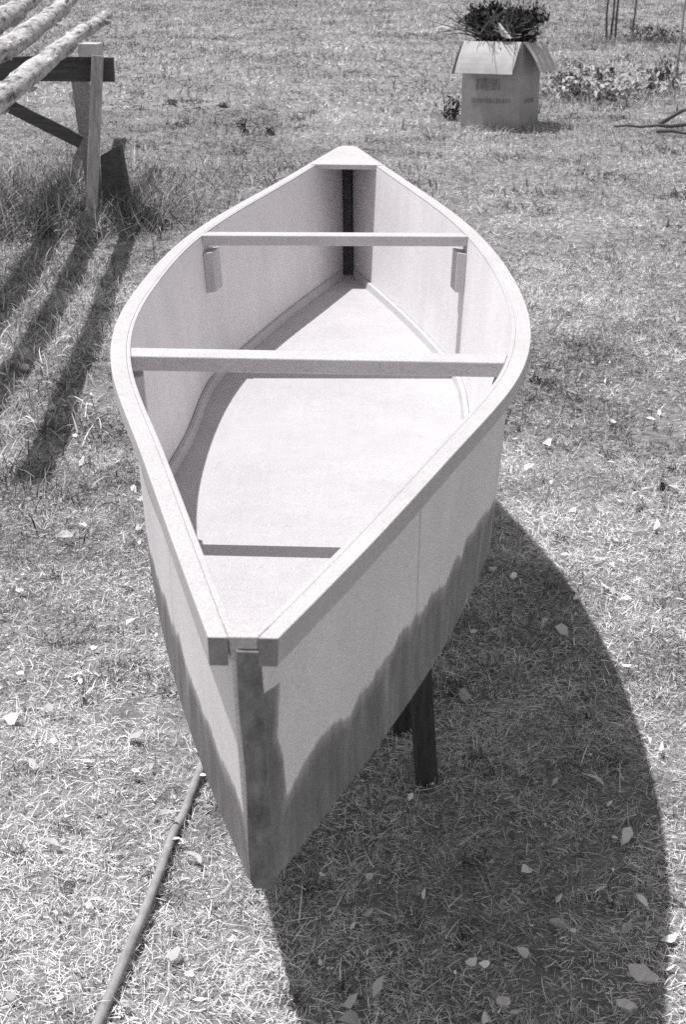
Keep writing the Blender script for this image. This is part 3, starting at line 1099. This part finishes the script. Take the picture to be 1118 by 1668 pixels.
leaf('dry_leaf', 'straight pale sliver lying near the right edge of the canoe shadow', .565, 2.79, .075, .014, -.75, .08, .1, M_CHIP, 'leaf')
leaf('dry_leaf', 'curled pale leaf near the bottom right corner, above the white chip', .535, 2.225, .075, .02, 1.1, .5, .3, M_CURL, 'leaf', .04)
leaf('dry_leaf', 'flat pale leaf right of the white chip group, in the shadow', .415, 2.26, .05, .024, -.5, .15, .2, M_CURL, 'leaf')
leaf('dry_leaf', 'forked looking pale twig high in the canoe shadow below the hull edge', .37, 3.42, .12, .008, -.7, .3, .1, M_CURL, 'leaf', .04)
leaf('dry_leaf', 'long pale straw lying in the sun left of the bow', -.245, 2.36, .12, .008, .95, .12, .1, M_CURL, 'leaf')
leaf('dry_leaf', 'pale curled leaf at the left edge beside the canoe', -.895, 4.26, .07, .045, .3, .5, .3, M_CURL, 'leaf')
leaf('dry_leaf', 'pale narrow leaf in the sunny grass left of the hose', -.60, 2.52, .06, .018, -.4, .2, .2, M_CURL, 'leaf')
leaf('dry_leaf', 'pale torn leaf touching the hose where it kinks', -.365, 2.59, .05, .022, .4, .3, .2, M_CURL, 'leaf', .045)
leaf('dry_leaf', 'pale splintered leaf lying right of the hose', -.30, 2.47, .06, .016, -.7, .2, .1, M_CURL, 'leaf')

def chip(label, x, y, s, rot, seed):
    """a split shard: thick at one edge, feathered at the other"""
    r_ = random.Random(seed)
    bm = bmesh.new()
    top, bot = [], []
    prof = ((-1, -.15), (-.55, -.75), (.1, -.95), (.75, -.55), (1.0, .1), (.45, .5), (-.1, .95), (-.7, .55))
    for u, v in prof:
        u += r_.gauss(0, .12)
        v += r_.gauss(0, .12)
        h = s[2] * (.55 - .45 * v) * r_.uniform(.7, 1.2)
        top.append((u * s[0], v * s[1], h))
        bot.append((u * s[0] * .96, v * s[1] * .96, -s[2] * .3))
    A = [bm.verts.new(p) for p in top]
    B = [bm.verts.new(p) for p in bot]
    c = bm.verts.new((s[0] * .1, 0, s[2] * .9))
    n = len(A)
    for k in range(n):
        bm.faces.new((A[k], A[(k + 1) % n], c))
        bm.faces.new((A[k], B[k], B[(k + 1) % n], A[(k + 1) % n]))
    bm.faces.new(B[::-1])
    return tag(obj('wood_chip', bm, M_CHIP, loc=(x, y, .028), rot=rot, bevel=.0012), label, 'wood chip', 'white wood chips at the bottom right')
chip('largest white wood chip, propped on edge near the bottom right corner', .545, 2.115, (.034, .018, .010), (.6, -.2, -.75), 1)
chip('white wood chip at the bottom edge, left of the larger chip', .285, 2.035, (.018, .012, .008), (.5, .2, .5), 2)
chip('white wood chip at the bottom edge, right below the larger chip', .50, 2.03, (.020, .011, .008), (.5, .1, -.4), 3)

# ------------------------------------------------------------------ light
SUN_AZ, SUN_EL = R(15), R(72)                # light travels to +x and a little towards the viewer
d = Vector((math.cos(SUN_AZ) * math.cos(SUN_EL), -math.sin(SUN_AZ) * math.cos(SUN_EL), -math.sin(SUN_EL)))
sun = bpy.data.lights.new('sun', 'SUN')
sun.energy = 4.1
sun.angle = R(.55)
sun.color = (1.0, .985, .985)
so = bpy.data.objects.new('sun', sun)
so.rotation_euler = d.to_track_quat('-Z', 'Y').to_euler()
link(so)

w = bpy.data.worlds.new('World')
scn.world = w
w.use_nodes = True
nt = w.node_tree
bg = nt.nodes['Background']
sky = N(nt, 'ShaderNodeTexSky', sky_type='NISHITA')
sky.sun_disc = False
sky.sun_elevation = SUN_EL
sky.sun_rotation = math.atan2(-d.x, -d.y)
bw = N(nt, 'ShaderNodeRGBToBW')               # black-and-white film: a grey sky
nt.links.new(sky.outputs[0], bw.inputs[0])
nt.links.new(bw.outputs[0], bg.inputs['Color'])
bg.inputs['Strength'].default_value = .122

# ------------------------------------------------------------------ camera
cam = bpy.data.cameras.new('camera')
cam.sensor_fit = 'VERTICAL'
cam.sensor_height = 36
cam.sensor_width = 36
cam.lens = 36 * 2317 / 1668
cam.clip_end = 600
cam.clip_start = .05
co = bpy.data.objects.new('camera', cam)
link(co)
p, ro = .34772, .00864
r0 = Vector((1, 0, 0))
u0 = Vector((0, math.sin(p), math.cos(p)))
fw = Vector((0, math.cos(p), -math.sin(p)))
rv = r0 * math.cos(ro) + u0 * math.sin(ro)
uv_ = u0 * math.cos(ro) - r0 * math.sin(ro)
M = Matrix((rv, uv_, -fw)).transposed().to_4x4()
M.translation = Vector((0, 0, HG + .62778))
co.matrix_world = M
cam.dof.use_dof = True
cam.dof.focus_distance = 3.2
cam.dof.aperture_fstop = 16
scn.camera = co

scn.render.engine = 'CYCLES'
scn.cycles.use_denoising = False
scn.cycles.max_bounces = 10
scn.cycles.diffuse_bounces = 5
scn.view_settings.view_transform = 'Standard'
scn.view_settings.look = 'None'
scn.view_settings.exposure = .34
scn.view_settings.gamma = 1
